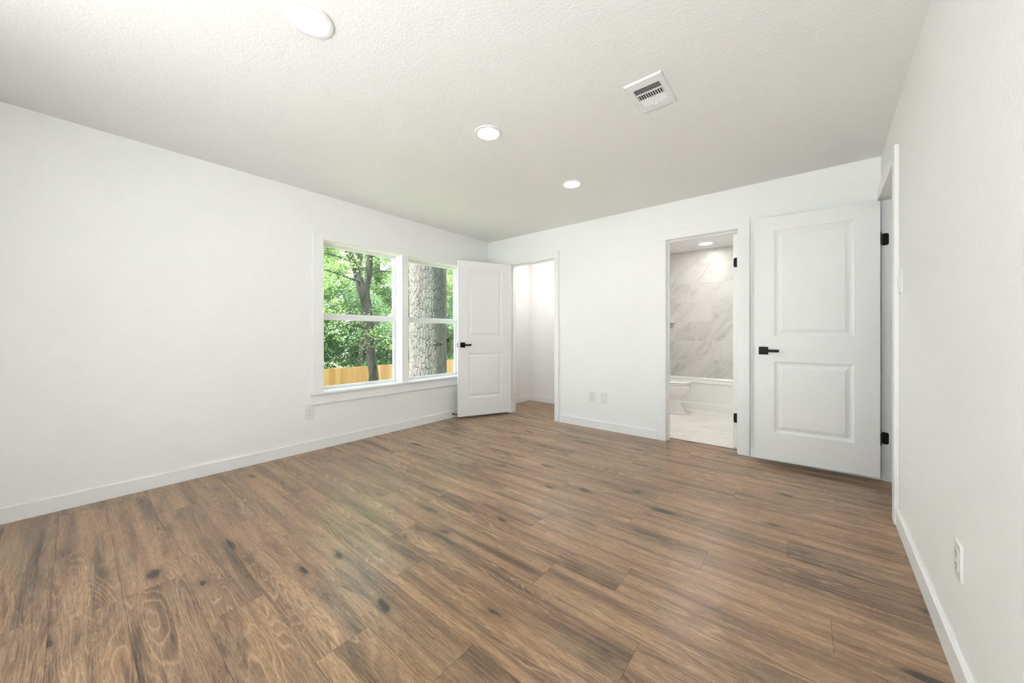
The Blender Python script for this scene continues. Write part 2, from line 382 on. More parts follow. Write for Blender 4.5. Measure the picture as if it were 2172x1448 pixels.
# ================================================================== SETTING
# ---- plank floor: rows along X, width 0.19, boards 1.285 long
def plank_floor():
    rnd = random.Random(7)
    pw, pl, g, y_ref = 0.19, 1.285, 0.0005, 0.508
    joints = {0: -1.265, 1: -2.19, 2: -1.433, 3: -0.452, 4: -0.922, 5: -0.626, 6: -1.205, 7: -1.66, 8: -0.79, 9: -1.35, 10: -2.05, 11: -0.697, -1: -1.76, -2: -2.19}
    x0, x1, y0, y1 = -3.75, 1.9, -1.05, 5.0
    vs, fs, uv, rn, mi = [], [], [], [], []
    k0 = math.floor((y0 - y_ref) / pw); k1 = math.ceil((y1 - y_ref) / pw)
    for k in range(k0, k1):
        ya, yb = y_ref + k * pw, y_ref + (k + 1) * pw
        j = joints.get(k, rnd.uniform(-2, -0.7))
        st = j - math.ceil((j - x0) / pl) * pl
        while st < x1:
            xa, xb = max(st, x0), min(st + pl, x1)
            ca, cb = max(ya, y0), min(yb, y1)
            if k >= 0 and ca >= 3.99: xa2, xb2 = xa, min(xb, -2.2)   # beyond the far wall only the closet carries boards
            else: xa2, xb2 = xa, xb
            if xb2 - xa2 > 0.01:
                b = len(vs)
                vs += [(xa2 + g, ca + g, 0), (xb2 - g, ca + g, 0), (xb2 - g, cb - g, 0), (xa2 + g, cb - g, 0)]
                fs.append((b, b + 1, b + 2, b + 3)); mi.append(0)
                fl = rnd.random() < 0.5; ox = rnd.uniform(0, 30); r3 = (rnd.random(), rnd.random(), 0)
                for x, y in ((xa2, ca), (xb2, ca), (xb2, cb), (xa2, cb)):
                    u = (x - st); w = (y - ya)
                    if fl: u = pl - u; w = pw - w
                    uv.append((u + ox, w)); rn.append(r3)
            st += pl
    b = len(vs)   # dark core seen in the joints
    vs += [(x0, y0, -0.0015), (x1, y0, -0.0015), (x1, 3.99, -0.0015), (x0, 3.99, -0.0015)]; fs.append((b, b + 1, b + 2, b + 3)); mi.append(1)
    uv += [(0, 0)] * 4; rn += [(0, 0, 0)] * 4
    vs += [(x0, 3.99, -0.0015), (-2.2, 3.99, -0.0015), (-2.2, y1, -0.0015), (x0, y1, -0.0015)]; fs.append((b + 4, b + 5, b + 6, b + 7)); mi.append(1)
    uv += [(0, 0)] * 4; rn += [(0, 0, 0)] * 4
    # slab underneath
    for (a, c, d, e) in ((x0, x1, y0, 3.99), (x0, -2.2, 3.99, y1)):
        b = len(vs); z0, z1 = -0.12, -0.002
        vs += [(a, d, z0), (c, d, z0), (c, e, z0), (a, e, z0), (a, d, z1), (c, d, z1), (c, e, z1), (a, e, z1)]
        for f in ((3, 2, 1, 0), (4, 5, 6, 7), (0, 1, 5, 4), (1, 2, 6, 5), (2, 3, 7, 6), (3, 0, 4, 7)):
            fs.append(tuple(b + i for i in f)); mi.append(1); uv += [(0, 0)] * 4; rn += [(0, 0, 0)] * 4
    me = bpy.data.meshes.new('floor'); me.from_pydata(vs, [], fs)
    me.materials.append(M['wood']); me.materials.append(M['gap'])
    u = me.uv_layers.new(name='plank'); u.data.foreach_set('uv', [c for p in uv for c in p])
    a = me.attributes.new('rnd', 'FLOAT_VECTOR', 'CORNER'); a.data.foreach_set('vector', [c for p in rn for c in p])
    me.polygons.foreach_set('material_index', mi); me.update()
    o = bpy.data.objects.new('floor', me); COL.objects.link(o)
    return tag(o, 'brown oak-look laminate plank floor of the empty bedroom', 'floor', kind='structure')
plank_floor()

# opening sizes
CL = (-3.172, -2.445, 0.0, 2.058)       # closet doorway in the far wall: x0,x1,z0,z1
BA = (-1.093, -0.470, 0.0, 2.058)       # bathroom doorway
EN = (-0.770, -0.022, 0.0, 2.097)       # entry doorway in the right wall, local y
W1 = (1.5205, 2.382); W2 = (2.467, 3.329); WZ = (0.545, 2.0075)
JT = 0.018                              # jamb board thickness
T = 0.12

mb = MB(); solid_wall(mb, 'x', XL, XL - 0.16, YB - 0.12, 5.2, 0.0, H, [(W1[0] - 0.013, W2[1] + 0.013, WZ[0] - 0.02, WZ[1] + 0.01)])
mb.build('wall_left', M['wall'], label='long white textured wall with the double window', cat='wall', kind='structure')
mb = MB(); solid_wall(mb, 'y', YF, YF + T, XL, 0.46, 0.0, H, [(CL[0] - JT, CL[1] + JT, 0, CL[3] + JT), (BA[0] - JT, BA[1] + JT, 0, BA[3] + JT)])
mb.build('wall_back', M['wall'], label='far white wall holding the closet and bathroom doorways', cat='wall', kind='structure')
mb = MB(MR); solid_wall(mb, 'x', 0.0, T, -5.1, 0.0, 0.0, H, [(EN[0] - JT, EN[1] + JT, 0, EN[3] + JT)])
mb.build('wall_right', M['wall'], label='white textured wall at the right edge with the entry doorway', cat='wall', kind='structure')
mb = MB(); solid_wall(mb, 'y', YB, YB - 0.12, XL, 0.29, 0, H, [(-2.25, 0.15, 0.0, 2.3)])
mb.build('wall_front', M['wall'], label='white wall behind the viewpoint', cat='wall', kind='structure')
mb = MB(); mb.box(XL - 0.16, 2.2, YB - 0.12, 6.6, H, H + 0.15)
mb.build('ceiling', M['ceiling'], label='off-white textured ceiling with round recessed lights', cat='ceiling', kind='structure')

# ---- closet shell
mb = MB(); mb.box(XL - 0.16, -2.1, 4.80, 4.92, 0, H); mb.build('wall_closet_back', M['closet'], label='back wall of the small closet, seen through the open doorway', cat='wall', kind='structure')
mb = MB(); mb.box(XL, XL + 0.045, YF + T, 4.80, 0, H); mb.build('wall_closet_left', M['closet'], label='left side wall inside the closet', cat='wall', kind='structure')
mb = MB(); mb.box(-2.2, -2.1, YF + T, 4.80, 0, H); mb.build('wall_closet_right', M['closet'], label='right side wall inside the closet, hidden by the doorway', cat='wall', kind='structure')
# ---- bathroom shell
BXL, BXR, BYB = -1.88, -0.34, 6.30
mb = MB(); mb.box(BXL - 0.1, BXR + 0.1, BYB, BYB + 0.12, 0, H); mb.build('wall_bath_back', M['bath_tile'], label='grey veined marble tile wall above the bathtub', cat='wall', kind='structure')
mb = MB(); mb.box(BXL - 0.1, BXL, YF + T, BYB, 0, H); mb.build('wall_bath_left', M['bath_tile_side'], label='left wall of the bathroom', cat='wall', kind='structure')
mb = MB(); mb.box(BXR, BXR + 0.1, YF + T, BYB, 0, H); mb.build('wall_bath_right', M['wall'], label='right wall of the bathroom', cat='wall', kind='structure')
mb = MB(); mb.box(BXL, BXR, 3.985, BYB, -0.12, 0.003); mb.build('floor_bath', M['bath_floor'], label='cream marble tile floor of the bathroom', cat='floor', kind='structure')
mb = MB(); mb.prism([(0.014, -0.002), (0.030, -0.002), (0.030, 0.0035), (0.017, 0.0035)], BA[0], BA[1], Matrix(((0, 0, 1, 0), (1, 0, 0, 3.955), (0, 1, 0, 0), (0, 0, 0, 1))))
mb.build('trim_1', M['strip'], label='dark threshold strip across the bathroom doorway', cat='threshold', kind='structure')
# ---- hall beyond the entry doorway
mb = MB(); mb.box(1.75, 1.85, 1.5, 5.0, 0, H); mb.build('wall_hall', M['wall'], label='hallway wall beyond the entry doorway', cat='wall', kind='structure')
mb = MB(); mb.box(0.58, 1.85, 3.98, 4.1, 0, H); mb.build('wall_hall_end', M['wall'], label='end wall of the hallway beyond the entry doorway', cat='wall', kind='structure')
mb = MB(); mb.box(0.50, 1.85, 1.4, 1.5, 0, H); mb.build('wall_hall_near', M['wall'], label='near end wall of the hallway beyond the entry doorway', cat='wall', kind='structure')

# ---- baseboards
BH, BT = 0.093, 0.014
def base_prof(mb, axis, p, sgn, u0, u1, m=None):
    """small eased-top board; p = wall plane, sgn = direction into the room"""
    pr = [(0, 0), (BT, 0), (BT, BH - 0.003), (BT - 0.003, BH), (0, BH)]
    vs = []
    for u in (u0, u1):
        for d, z in pr: vs.append((p + sgn * d, u, z) if axis == 'x' else (u, p + sgn * d, z))
    n = len(pr); fs = [tuple(range(n)), tuple(range(n, 2 * n))] + [(i, (i + 1) % n, n + (i + 1) % n, n + i) for i in range(n)]
    mb.mesh(vs, fs)
CW = 0.092     # casing width
mb = MB(); base_prof(mb, 'x', XL, 1, YB, YF); mb.build('baseboard_left', M['trim'], label='white baseboard along the window wall', cat='baseboard', kind='structure')
mb = MB(); base_prof(mb, 'y', YF, -1, CL[1] + 0.005 + CW - 0.028, BA[0] - 0.002 - CW); base_prof(mb, 'y', YF, -1, BA[1] + CW + 0.003, 0.44)
base_prof(mb, 'y', YF, -1, XL, CL[0] - 0.07)
mb.build('baseboard_back', M['trim'], label='white baseboard along the far wall', cat='baseboard', kind='structure')
mb = MB(MR); base_prof(mb, 'x', 0, -1, -4.84, EN[0] - CW); mb.build('baseboard_right', M['trim'], label='white baseboard along the right wall', cat='baseboard', kind='structure')
mb = MB(); base_prof(mb, 'y', YB, 1, XL, -2.25); base_prof(mb, 'y', YB, 1, 0.15, 0.29); mb.build('baseboard_front', M['trim'], label='white baseboard behind the viewpoint', cat='baseboard', kind='structure')
mb = MB(); base_prof(mb, 'x', XL + 0.045, 1, YF + T, 4.80); base_prof(mb, 'y', 4.80, -1, XL + 0.045, -2.2); mb.build('baseboard_closet', M['trim'], label='white baseboard around the inside of the closet', cat='baseboard', kind='structure')

# ---- door frames: casing on the room side, jamb boards lining the opening, stop
def door_frame(name, label, op, face, depth, m=None, axis='y', cw=CW, ct=0.018, left=True, right=True, cwr=None, stop_at=0.05):
    """axis 'y': opening in a wall facing -y at y=face. axis 'x' (local right wall): wall facing -x at x=face"""
    u0, u1, z0, z1 = op
    mb = MB(m)
    def bx(ua, ub, d0, d1, za, zb):
        if axis == 'y': mb.box(ua, ub, face + d0, face + d1, za, zb)
        else: mb.box(face + d0, face + d1, ua, ub, za, zb)
    r = 0.004
    cwr = cwr or cw
    ua = u0 - cw if left else u0 - JT; ub = u1 + cwr if right else u1 + JT
    if left: bx(u0 - cw, u0 - r, -ct, 0, 0, z1 + r)
    if right: bx(u1 + r, u1 + cwr, -ct, 0, 0, z1 + r)
    bx(ua, ub, -ct, 0, z1 + r, z1 + cw)
    bx(u0 - JT, u0, 0, depth, 0, z1); bx(u1, u1 + JT, 0, depth, 0, z1); bx(u0 - JT, u1 + JT, 0, depth, z1, z1 + JT)
    s = stop_at
    bx(u0, u0 + 0.011, s, s + 0.035, 0, z1 - 0.011); bx(u1 - 0.011, u1, s, s + 0.035, 0, z1 - 0.011); bx(u0, u1, s, s + 0.035, z1 - 0.011, z1)
    return mb.build(name, M['trim'], bevel=0.0022, label=label, cat='door frame', kind='structure')
door_frame('trim_2', 'white casing and jamb of the closet doorway near the window corner', CL, YF, T, cw=0.085, cwr=0.064, stop_at=0.04)
door_frame('trim_3', 'white casing and jamb around the bathroom doorway', BA, YF, T, stop_at=0.035)
door_frame('trim_4', 'white casing and jamb of the entry doorway in the right wall', EN, 0.0, T, m=MR, axis='x', ct=0.0195, right=False)

# ================================================================== DOORS
def panel_face(mb, w, h, y, sgn, panels):
    """moulded two-panel face at depth y; sgn = outward direction along y"""
    rs = wall_rects(0, w, 0, h, panels)
    for a, b, c, d in rs: mb.poly([(a, y, c), (b, y, c), (b, y, d), (a, y, d)])
    prof = [(0, 0), (0.003, 0.0045), (0.014, 0.0075), (0.019, 0.0105), (0.028, 0.0105), (0.052, 0.004), (0.053, 0.0015)]
    for a, b, c, d in panels:
        for (i0, d0), (i1, d1) in zip(prof, prof[1:]):
            q0 = [(a + i0, c + i0), (b - i0, c + i0), (b - i0, d - i0), (a + i0, d - i0)]
            q1 = [(a + i1, c + i1), (b - i1, c + i1), (b - i1, d - i1), (a + i1, d - i1)]
            for k in range(4):
                kk = (k + 1) % 4
                mb.poly([(q0[k][0], y - sgn * d0, q0[k][1]), (q0[kk][0], y - sgn * d0, q0[kk][1]), (q1[kk][0], y - sgn * d1, q1[kk][1]), (q1[k][0], y - sgn * d1, q1[k][1])])
        i1, d1 = prof[-1]
        mb.poly([(a + i1, y - sgn * d1, c + i1), (b - i1, y - sgn * d1, c + i1), (b - i1, y - sgn * d1, d - i1), (a + i1, y - sgn * d1, d - i1)])

def make_door(name, label, origin, rz, w, zb, h=2.03, lever_side='far', faces=(True, True)):
    """local frame: hinge edge at x=0, leaf runs to x=w, front face at y=0 looking -y, thickness 0.035 to +y"""
    root = empty(name, origin, rz, label=label, cat='door', kind='structure')
    t = 0.035; st = 0.137
    pans = [(st, w - st, 1.034, 1.916), (st, w - st, 0.232, 0.824)]
    mb = MB(Matrix.Translation((0, 0, zb)))
    panel_face(mb, w, h, 0.0, -1, pans); panel_face(mb, w, h, t, 1, pans)
    for x in (0, w): mb.poly([(x, 0, 0), (x, t, 0), (x, t, h), (x, 0, h)])
    for z in (0, h): mb.poly([(0, 0, z), (w, 0, z), (w, t, z), (0, t, z)])
    leaf = mb.build('door_leaf', M['door'], root)
    bm = bmesh.new(); bm.from_mesh(leaf.data); bmesh.ops.remove_doubles(bm, verts=bm.verts, dist=1e-5); bmesh.ops.recalc_face_normals(bm, faces=bm.faces); bm.to_mesh(leaf.data); bm.free()
    zc = 0.958
    for sgn, y0 in ((-1, 0.0), (1, t)):
        mb = MB()
        x = w - 0.062
        mb.box(x - 0.0325, x + 0.0325, y0, y0 + sgn * 0.009, zc - 0.0325, zc + 0.0325)
        mb.lathe([(0.012, 0), (0.012, sgn * 0.036)], 20, Matrix.Translation((x, y0 + sgn * 0.008, zc)), 'Y')
        hd = mb.build('handle_rose', M['black'], root, bevel=0.0015)
        mb = MB(); mb.box(x + 0.012, x - 0.105, y0 + sgn * 0.036, y0 + sgn * 0.050, zc - 0.011, zc + 0.011)
        mb.build('lever', M['black'], hd, bevel=0.002)
    mb = MB(); mb.box(w - 0.0005, w + 0.0012, 0.006, t - 0.006, zc - 0.029, zc + 0.029)
    lp = mb.build('latch_plate', M['black'], root, bevel=0.0004)
    return root

def rounded(w, h, r, side, n=5):
    """rectangle 0..w, -h/2..h/2 with the two corners at u=w rounded"""
    pts = [(0, -h / 2)]
    for i in range(n + 1):
        a = -math.pi / 2 + (math.pi / 2) * i / n; pts.append((w - r + r * math.cos(a), -h / 2 + r + r * math.sin(a)))
    for i in range(n + 1):
        a = (math.pi / 2) * i / n; pts.append((w - r + r * math.cos(a), h / 2 - r + r * math.sin(a)))
    pts.append((0, h / 2)); return pts

# closet door: hinge at the left jamb, swung into the room against the window wall
ang = math.atan2(3.148 - 3.837, -3.490 + 3.172)
d1 = make_door('door_1', 'white two-panel closet door standing open beside the window', (-3.172, 3.837, 0), ang, 0.760, 0.027)
# the visible face must be local -y: from hinge to free end, right-hand side... flip thickness to the wall side
for z in (1.86, 1.10, 0.22):
    mb = MB(); mb.lathe([(0.0068, -0.044), (0.0068, 0.044)], 16, Matrix.Translation((-0.006, 0.0, z)))
    mb.box(-0.004, -0.002, 0.001, 0.030, z - 0.044, z + 0.044)
    mb.build('hinge', M['nickel'], d1, smooth=False)
# bathroom door: swung 90 degrees into the bathroom, hinge edge seen
d2 = make_door('door_2', 'white bathroom door opened inward, only its hinge edge showing', (-0.525, 3.985, 0), R(90), 0.62, 0.02)
d2.rotation_euler = (0, 0, R(90)); d2.location = (-0.490, 3.985, 0)
for z in (1.78, 0.30):
    mb = MB(); mb.prism(rounded(0.030, 0.089, 0.013, 1), 0, 0.003, Matrix(((0, 0, -1, 0.0), (1, 0, 0, 0.001), (0, 1, 0, z), (0, 0, 0, 1))))
    mb.lathe([(0.006, -0.0445), (0.006, 0.0445)], 14, Matrix.Translation((-0.004, 0.001, z)))
    mb.build('hinge', M['black'], d2, label='black hinge')
# entry door: folded back flat before the far wall
ang3 = math.atan2(3.724 - 3.764, -0.331 - 0.431)
d3 = make_door('door_3', 'white two-panel entry door folded flat in front of the far wall', (0.431, 3.764, 0), ang3, 0.762, 0.045)
for z in (1.805, 0.32):
    mb = MB()
    mb.lathe([(0.0065, -0.0445), (0.0065, 0.0445)], 14, Matrix.Translation((-0.006, -0.002, z)))
    mb.build('hinge', M['black'], d3, label='black hinge')
for z in (1.805, 0.32):
    mb = MB(MR); mb.prism(rounded(0.036, 0.089, 0.013, 1), 0, 0.0025, Matrix(((1, 0, 0, 0.004), (0, 0, -1, EN[1]), (0, 1, 0, z), (0, 0, 0, 1))))
    mb.build('hinge_plate', M['black'], bevel=0.0004, label='black hinge leaf screwed to the entry jamb, ' + ('upper one' if z > 1 else 'lower one near the floor'), cat='hinge')
# strike plates on the closet and bathroom jambs
mb = MB(); mb.box(CL[1] - 0.0015, CL[1], YF + 0.004, YF + 0.034, 0.958 - 0.029, 0.958 + 0.029); mb.build('strike_plate', M['nickel'], label='small metal strike plate on the closet jamb', cat='strike plate')
mb = MB(); mb.box(BA[0], BA[0] + 0.0015, YF + 0.075, YF + 0.105, 0.958 - 0.029, 0.958 + 0.029); mb.build('strike_plate', M['black'], label='small black strike plate on the bathroom jamb', cat='strike plate')

# ================================================================== WINDOWS
XC = XL + 0.018
mb = MB()
mb.box(XL, XC, 1.421, W1[0] - 0.003, WZ[0], WZ[1] + 0.003); mb.box(XL, XC, W2[1] + 0.003, 3.428, WZ[0], WZ[1] + 0.003)
mb.box(XL, XC, 1.421, 3.428, WZ[1] + 0.003, 2.088)
mb.box(XL - 0.115, XC, W1[1], W2[0], WZ[0], WZ[1] + 0.003)
for a, b in (W1, W2):
    mb.box(XL - 0.115, XL, a - 0.0125, a, WZ[0], WZ[1]) if a == W1[0] else None
    mb.box(XL - 0.115, XL, b, b + 0.0125, WZ[0], WZ[1]) if b == W2[1] else None
    mb.box(XL - 0.115, XL, a, b, WZ[1], WZ[1] + 0.009)
tr = mb.build('trim_5', M['trim'], bevel=0.002, label='flat white casing and centre mullion around the double window', cat='window trim', kind='structure')
mb = MB(); mb.box(XL - 0.115, XL + 0.046, 1.402, 3.447, WZ[0] - 0.019, WZ[0]); mb.build('window_sill', M['trim'], tr, bevel=0.003)
mb = MB(); mb.box(XL, XL + 0.022, 1.400, 3.447, 0.430, WZ[0] - 0.0195); mb.build('apron', M['trim'], tr, bevel=0.002)

def double_hung(name, label, y0, y1):
    root = empty(name, (XL - 0.12, (y0 + y1) / 2, WZ[0]), label=label, cat='window', kind='structure')
    w = (y1 - y0) / 2; zt = WZ[1] - WZ[0]
    fr = MB(); xi, xo = 0.008, -0.036      # frame lining relative to root
    fr.box(xo, xi, -w, -w + 0.012, 0, zt); fr.box(xo, xi, w - 0.012, w, 0, zt)
    fr.box(xo, xi, -w, w, zt - 0.014, zt); fr.box(xo, xi, -w, w, 0, 0.010)
    fr.build('window_frame', M['vinyl'], root, bevel=0.0015)
    zm0, zm1 = 1.240 - WZ[0], 1.307 - WZ[0]
    def sash(nm, x, za, zb, rb, rt, stl):
        s = MB(); a, b = x - 0.011, x + 0.011
        s.box(a, b, -w + 0.012, -w + 0.012 + stl, za, zb); s.box(a, b, w - 0.012 - stl, w - 0.012, za, zb)
        s.box(a, b, -w + 0.012 + stl, w - 0.012 - stl, za, za + rb); s.box(a, b, -w + 0.012 + stl, w - 0.012 - stl, zb - rt, zb)
        so = s.build(nm, M['vinyl'], root, bevel=0.0018)
        g = MB(); g.box(x - 0.002, x + 0.002, -w + 0.012 + stl - 0.004, w - 0.012 - stl + 0.004, za + rb - 0.004, zb - rt + 0.004)
        g.build('glass_pane', M['glass'], so)
    sash('lower_sash', -0.004, 0.010, zm0 + 0.036, 0.020, 0.036, 0.018)
    sash('upper_sash', -0.0285, zm0 + 0.004, zt - 0.014, 0.062, 0.014, 0.010)
double_hung('window_1', 'left double-hung white window looking on the forked tree', *W1)
double_hung('window_2', 'right double-hung white window filled by the thick bark trunk', *W2)

# unseen glazed door behind the viewpoint, added so daylight lifts the ceiling
root = empty('added_glass_door', (-1.05, YB - 0.06, 0), label='unseen wide glazed door added in the wall behind the viewpoint for extra daylight', cat='window', kind='structure')
mb = MB(); mb.box(-1.2, -1.14, -0.04, 0.04, 0, 2.3); mb.box(1.14, 1.2, -0.04, 0.04, 0, 2.3); mb.box(-1.14, 1.14, -0.04, 0.04, 2.24, 2.3); mb.box(-1.14, 1.14, -0.04, 0.04, 0, 0.04); mb.box(-0.04, 0.04, -0.03, 0.03, 0.04, 2.24)
mb.build('window_frame', M['vinyl'], root, bevel=0.002)
for s in (-1, 1):
    mb = MB(); mb.box(min(s * 0.04, s * 1.14), max(s * 0.04, s * 1.14), -0.003, 0.003, 0.04, 2.24); mb.build('glass_pane', M['glass'], root)

# ================================================================== WALL PLATES
def rrect(w, h, r, n=4):
    pts = []
    for cx, cy, a0 in ((w / 2 - r, h / 2 - r, 0), (-w / 2 + r, h / 2 - r, 90), (-w / 2 + r, -h / 2 + r, 180), (w / 2 - r, -h / 2 + r, 270)):
        for i in range(n + 1):
            a = R(a0 + 90 * i / n); pts.append((cx + r * math.cos(a), cy + r * math.sin(a)))
    return pts
def plate(name, label, cat, world, kind='outlet', group=None, w=0.074, h=0.120):
    """world: matrix whose local x = across, y = up, z = out of the wall"""
    root = bpy.data.objects.new(name, None); COL.objects.link(root); root.matrix_world = world; root.empty_display_size = .02
    tag(root, label, cat, group)
    pts = rrect(w, h, 0.006)
    inn = [(x * 0.93, y * 0.955) for x, y in pts]
    mb = MB(); mb.loft([[(x, y, 0.0) for x, y in pts], [(x, y, 0.0035) for x, y in pts], [(x, y, 0.0062) for x, y in inn]])
    mb.build('wall_plate', M['plastic'], root)
    if kind == 'outlet':
        for s in (1, -1):
            mb = MB(); p = rrect(0.034, 0.029, 0.011)
            mb.loft([[(x, y + s * 0.0195, 0.006) for x, y in p], [(x, y + s * 0.0195, 0.0078) for x, y in p]])
            rc = mb.build('socket', M['plastic'], root)
            mb = MB()
            for dx, hh in ((-0.0065, 0.0085), (0.0065, 0.007)): mb.box(dx - 0.0012, dx + 0.0012, s * 0.0195 + 0.001, s * 0.0195 + 0.001 + hh, 0.0075, 0.0082)
            mb.lathe([(0.0028, 0.0075), (0.0028, 0.0082)], 12, Matrix.Translation((0, s * 0.0195 - 0.006, 0)))
            mb.build('slots', M['slot'], rc, label='dark socket slots')
        mb = MB(); mb.lathe([(0.003, 0.006), (0.0025, 0.0075)], 12); mb.build('screw', M['plastic'], root)
    elif kind == 'switch':
        mb = MB(); mb.box(-0.0165, 0.0165, -0.033, 0.033, 0.006, 0.0075); rk = mb.build('rocker_frame', M['plastic'], root)
        mb = MB(); mb.mesh([(-0.015, -0.031, 0.006), (0.015, -0.031, 0.006), (0.015, 0.031, 0.006), (-0.015, 0.031, 0.006), (-0.015, -0.031, 0.013), (0.015, -0.031, 0.013), (0.015, 0.031, 0.0085), (-0.015, 0.031, 0.0085)],
                           [(3, 2, 1, 0), (4, 5, 6, 7), (0, 1, 5, 4), (1, 2, 6, 5), (2, 3, 7, 6), (3, 0, 4, 7)]); mb.build('rocker', M['plastic'], rk)
    else:
        for s in (1, -1):
            mb = MB(); mb.lathe([(0.003, 0.006), (0.0025, 0.0075)], 12, Matrix.Translation((0, s * 0.042, 0))); mb.build('screw', M['plastic'], root)
    return root
def frame_mat(o, ax, up, out):
    return Matrix(((ax[0], up[0], out[0], o[0]), (ax[1], up[1], out[1], o[1]), (ax[2], up[2], out[2], o[2]), (0, 0, 0, 1)))
plate('power_outlet', 'white duplex outlet low on the wall under the window sill end', 'outlet', frame_mat((XL, 1.396, 0.360), (0, 1, 0), (0, 0, 1), (1, 0, 0)), w=0.079, h=0.124)
plate('power_outlet', 'white duplex outlet on the far wall between closet and bathroom', 'outlet', frame_mat((-1.930, YF, 0.366), (1, 0, 0), (0, 0, 1), (0, -1, 0)))
plate('blank_plate', 'plain white blank cover plate right of the far wall outlet', 'wall plate', frame_mat((-1.784, YF, 0.368), (1, 0, 0), (0, 0, 1), (0, -1, 0)), kind='blank')
def rw(y, z):   # point on the right wall at world y
    p = MR @ Vector((0, (y - 3.85) / math.cos(PHI), z)); ax = MR.to_3x3() @ Vector((0, -1, 0)); out = MR.to_3x3() @ Vector((-1, 0, 0))
    return frame_mat(p, ax, (0, 0, 1), out)
plate('power_outlet', 'white duplex outlet low on the right wall nearest the viewer', 'outlet', rw(1.782, 0.375))
plate('light_switch', 'white rocker light switch beside the entry door casing', 'light switch', rw(2.915, 1.390), kind='switch', w=0.08, h=0.135)

# door stop on the left baseboard
root = empty('door_stop', (XL + BT, 3.155, 0.048), label='small black door stop screwed to the baseboard behind the closet door', cat='door stop')
mb = MB(); mb.lathe([(0.0125, 0), (0.0125, 0.006), (0.006, 0.012), (0.0045, 0.016)], 20, None, 'X'); mb.build('base', M['black'], root, smooth=False)
mb = MB(); mb.lathe([(0.0042, 0.012), (0.0042, 0.062)], 14, None, 'X'); mb.build('stem', M['black'], root)
mb = MB(); mb.lathe([(0.007, 0.060), (0.008, 0.064), (0.008, 0.070), (0.005, 0.073)], 16, None, 'X'); mb.build('bumper', M['black'], root)

# ================================================================== CEILING LIGHTS
def downlight(x, y, label, lamp, group, rd=0.069, rt=0.092):
    root = empty('recessed_light', (x, y, H), label=label, cat='ceiling light', group=group)
    mb = MB(); mb.lathe([(rt, 0.0), (rt, -0.003), (rt - 0.004, -0.0065), (rd + 0.004, -0.0075), (rd, -0.005), (rd, 0.0)], 48, cap=False)
    mb.build('trim_ring', M['register'], root, smooth=False)
    mb = MB(); mb.lathe([(rd, -0.002), (rd, -0.0045)], 48); mb.build('diffuser', lamp, root)
    return root
downlight(1.15, 3.2, 'unseen round light added in the hallway to brighten the entry jamb', M['lamp'], 'added hallway light')  # hidden lamp added to lift the entry jamb
G = 'round recessed ceiling lights in a row'
downlight(-1.638, 0.639, 'largest nearest round recessed ceiling light, at the top edge of the picture', M['lamp'], G)
downlight(-1.633, 1.749, 'middle round recessed light of the row on the bedroom ceiling', M['lamp'], G)
downlight(-1.607, 2.814, 'farthest small round recessed light of the row on the bedroom ceiling', M['lamp'], G)
downlight(-1.640, -0.45, 'round recessed ceiling light behind the viewpoint', M['lamp'], G)
downlight(-1.124, 5.90, 'round recessed light over the bathtub', M['lamp_bath'], 'bathroom ceiling lights', rd=0.085, rt=0.1)
downlight(-1.30, 4.60, 'unseen round fill light behind the doorway head, brightening the bathroom', M['lamp_bath_fill'], 'bathroom ceiling lights')  # unseen fill lamp, set strong to brighten the bathroom
downlight(-2.85, 4.38, 'round recessed light hidden inside the closet', M['lamp_closet'], 'closet ceiling light', rd=0.06, rt=0.08)

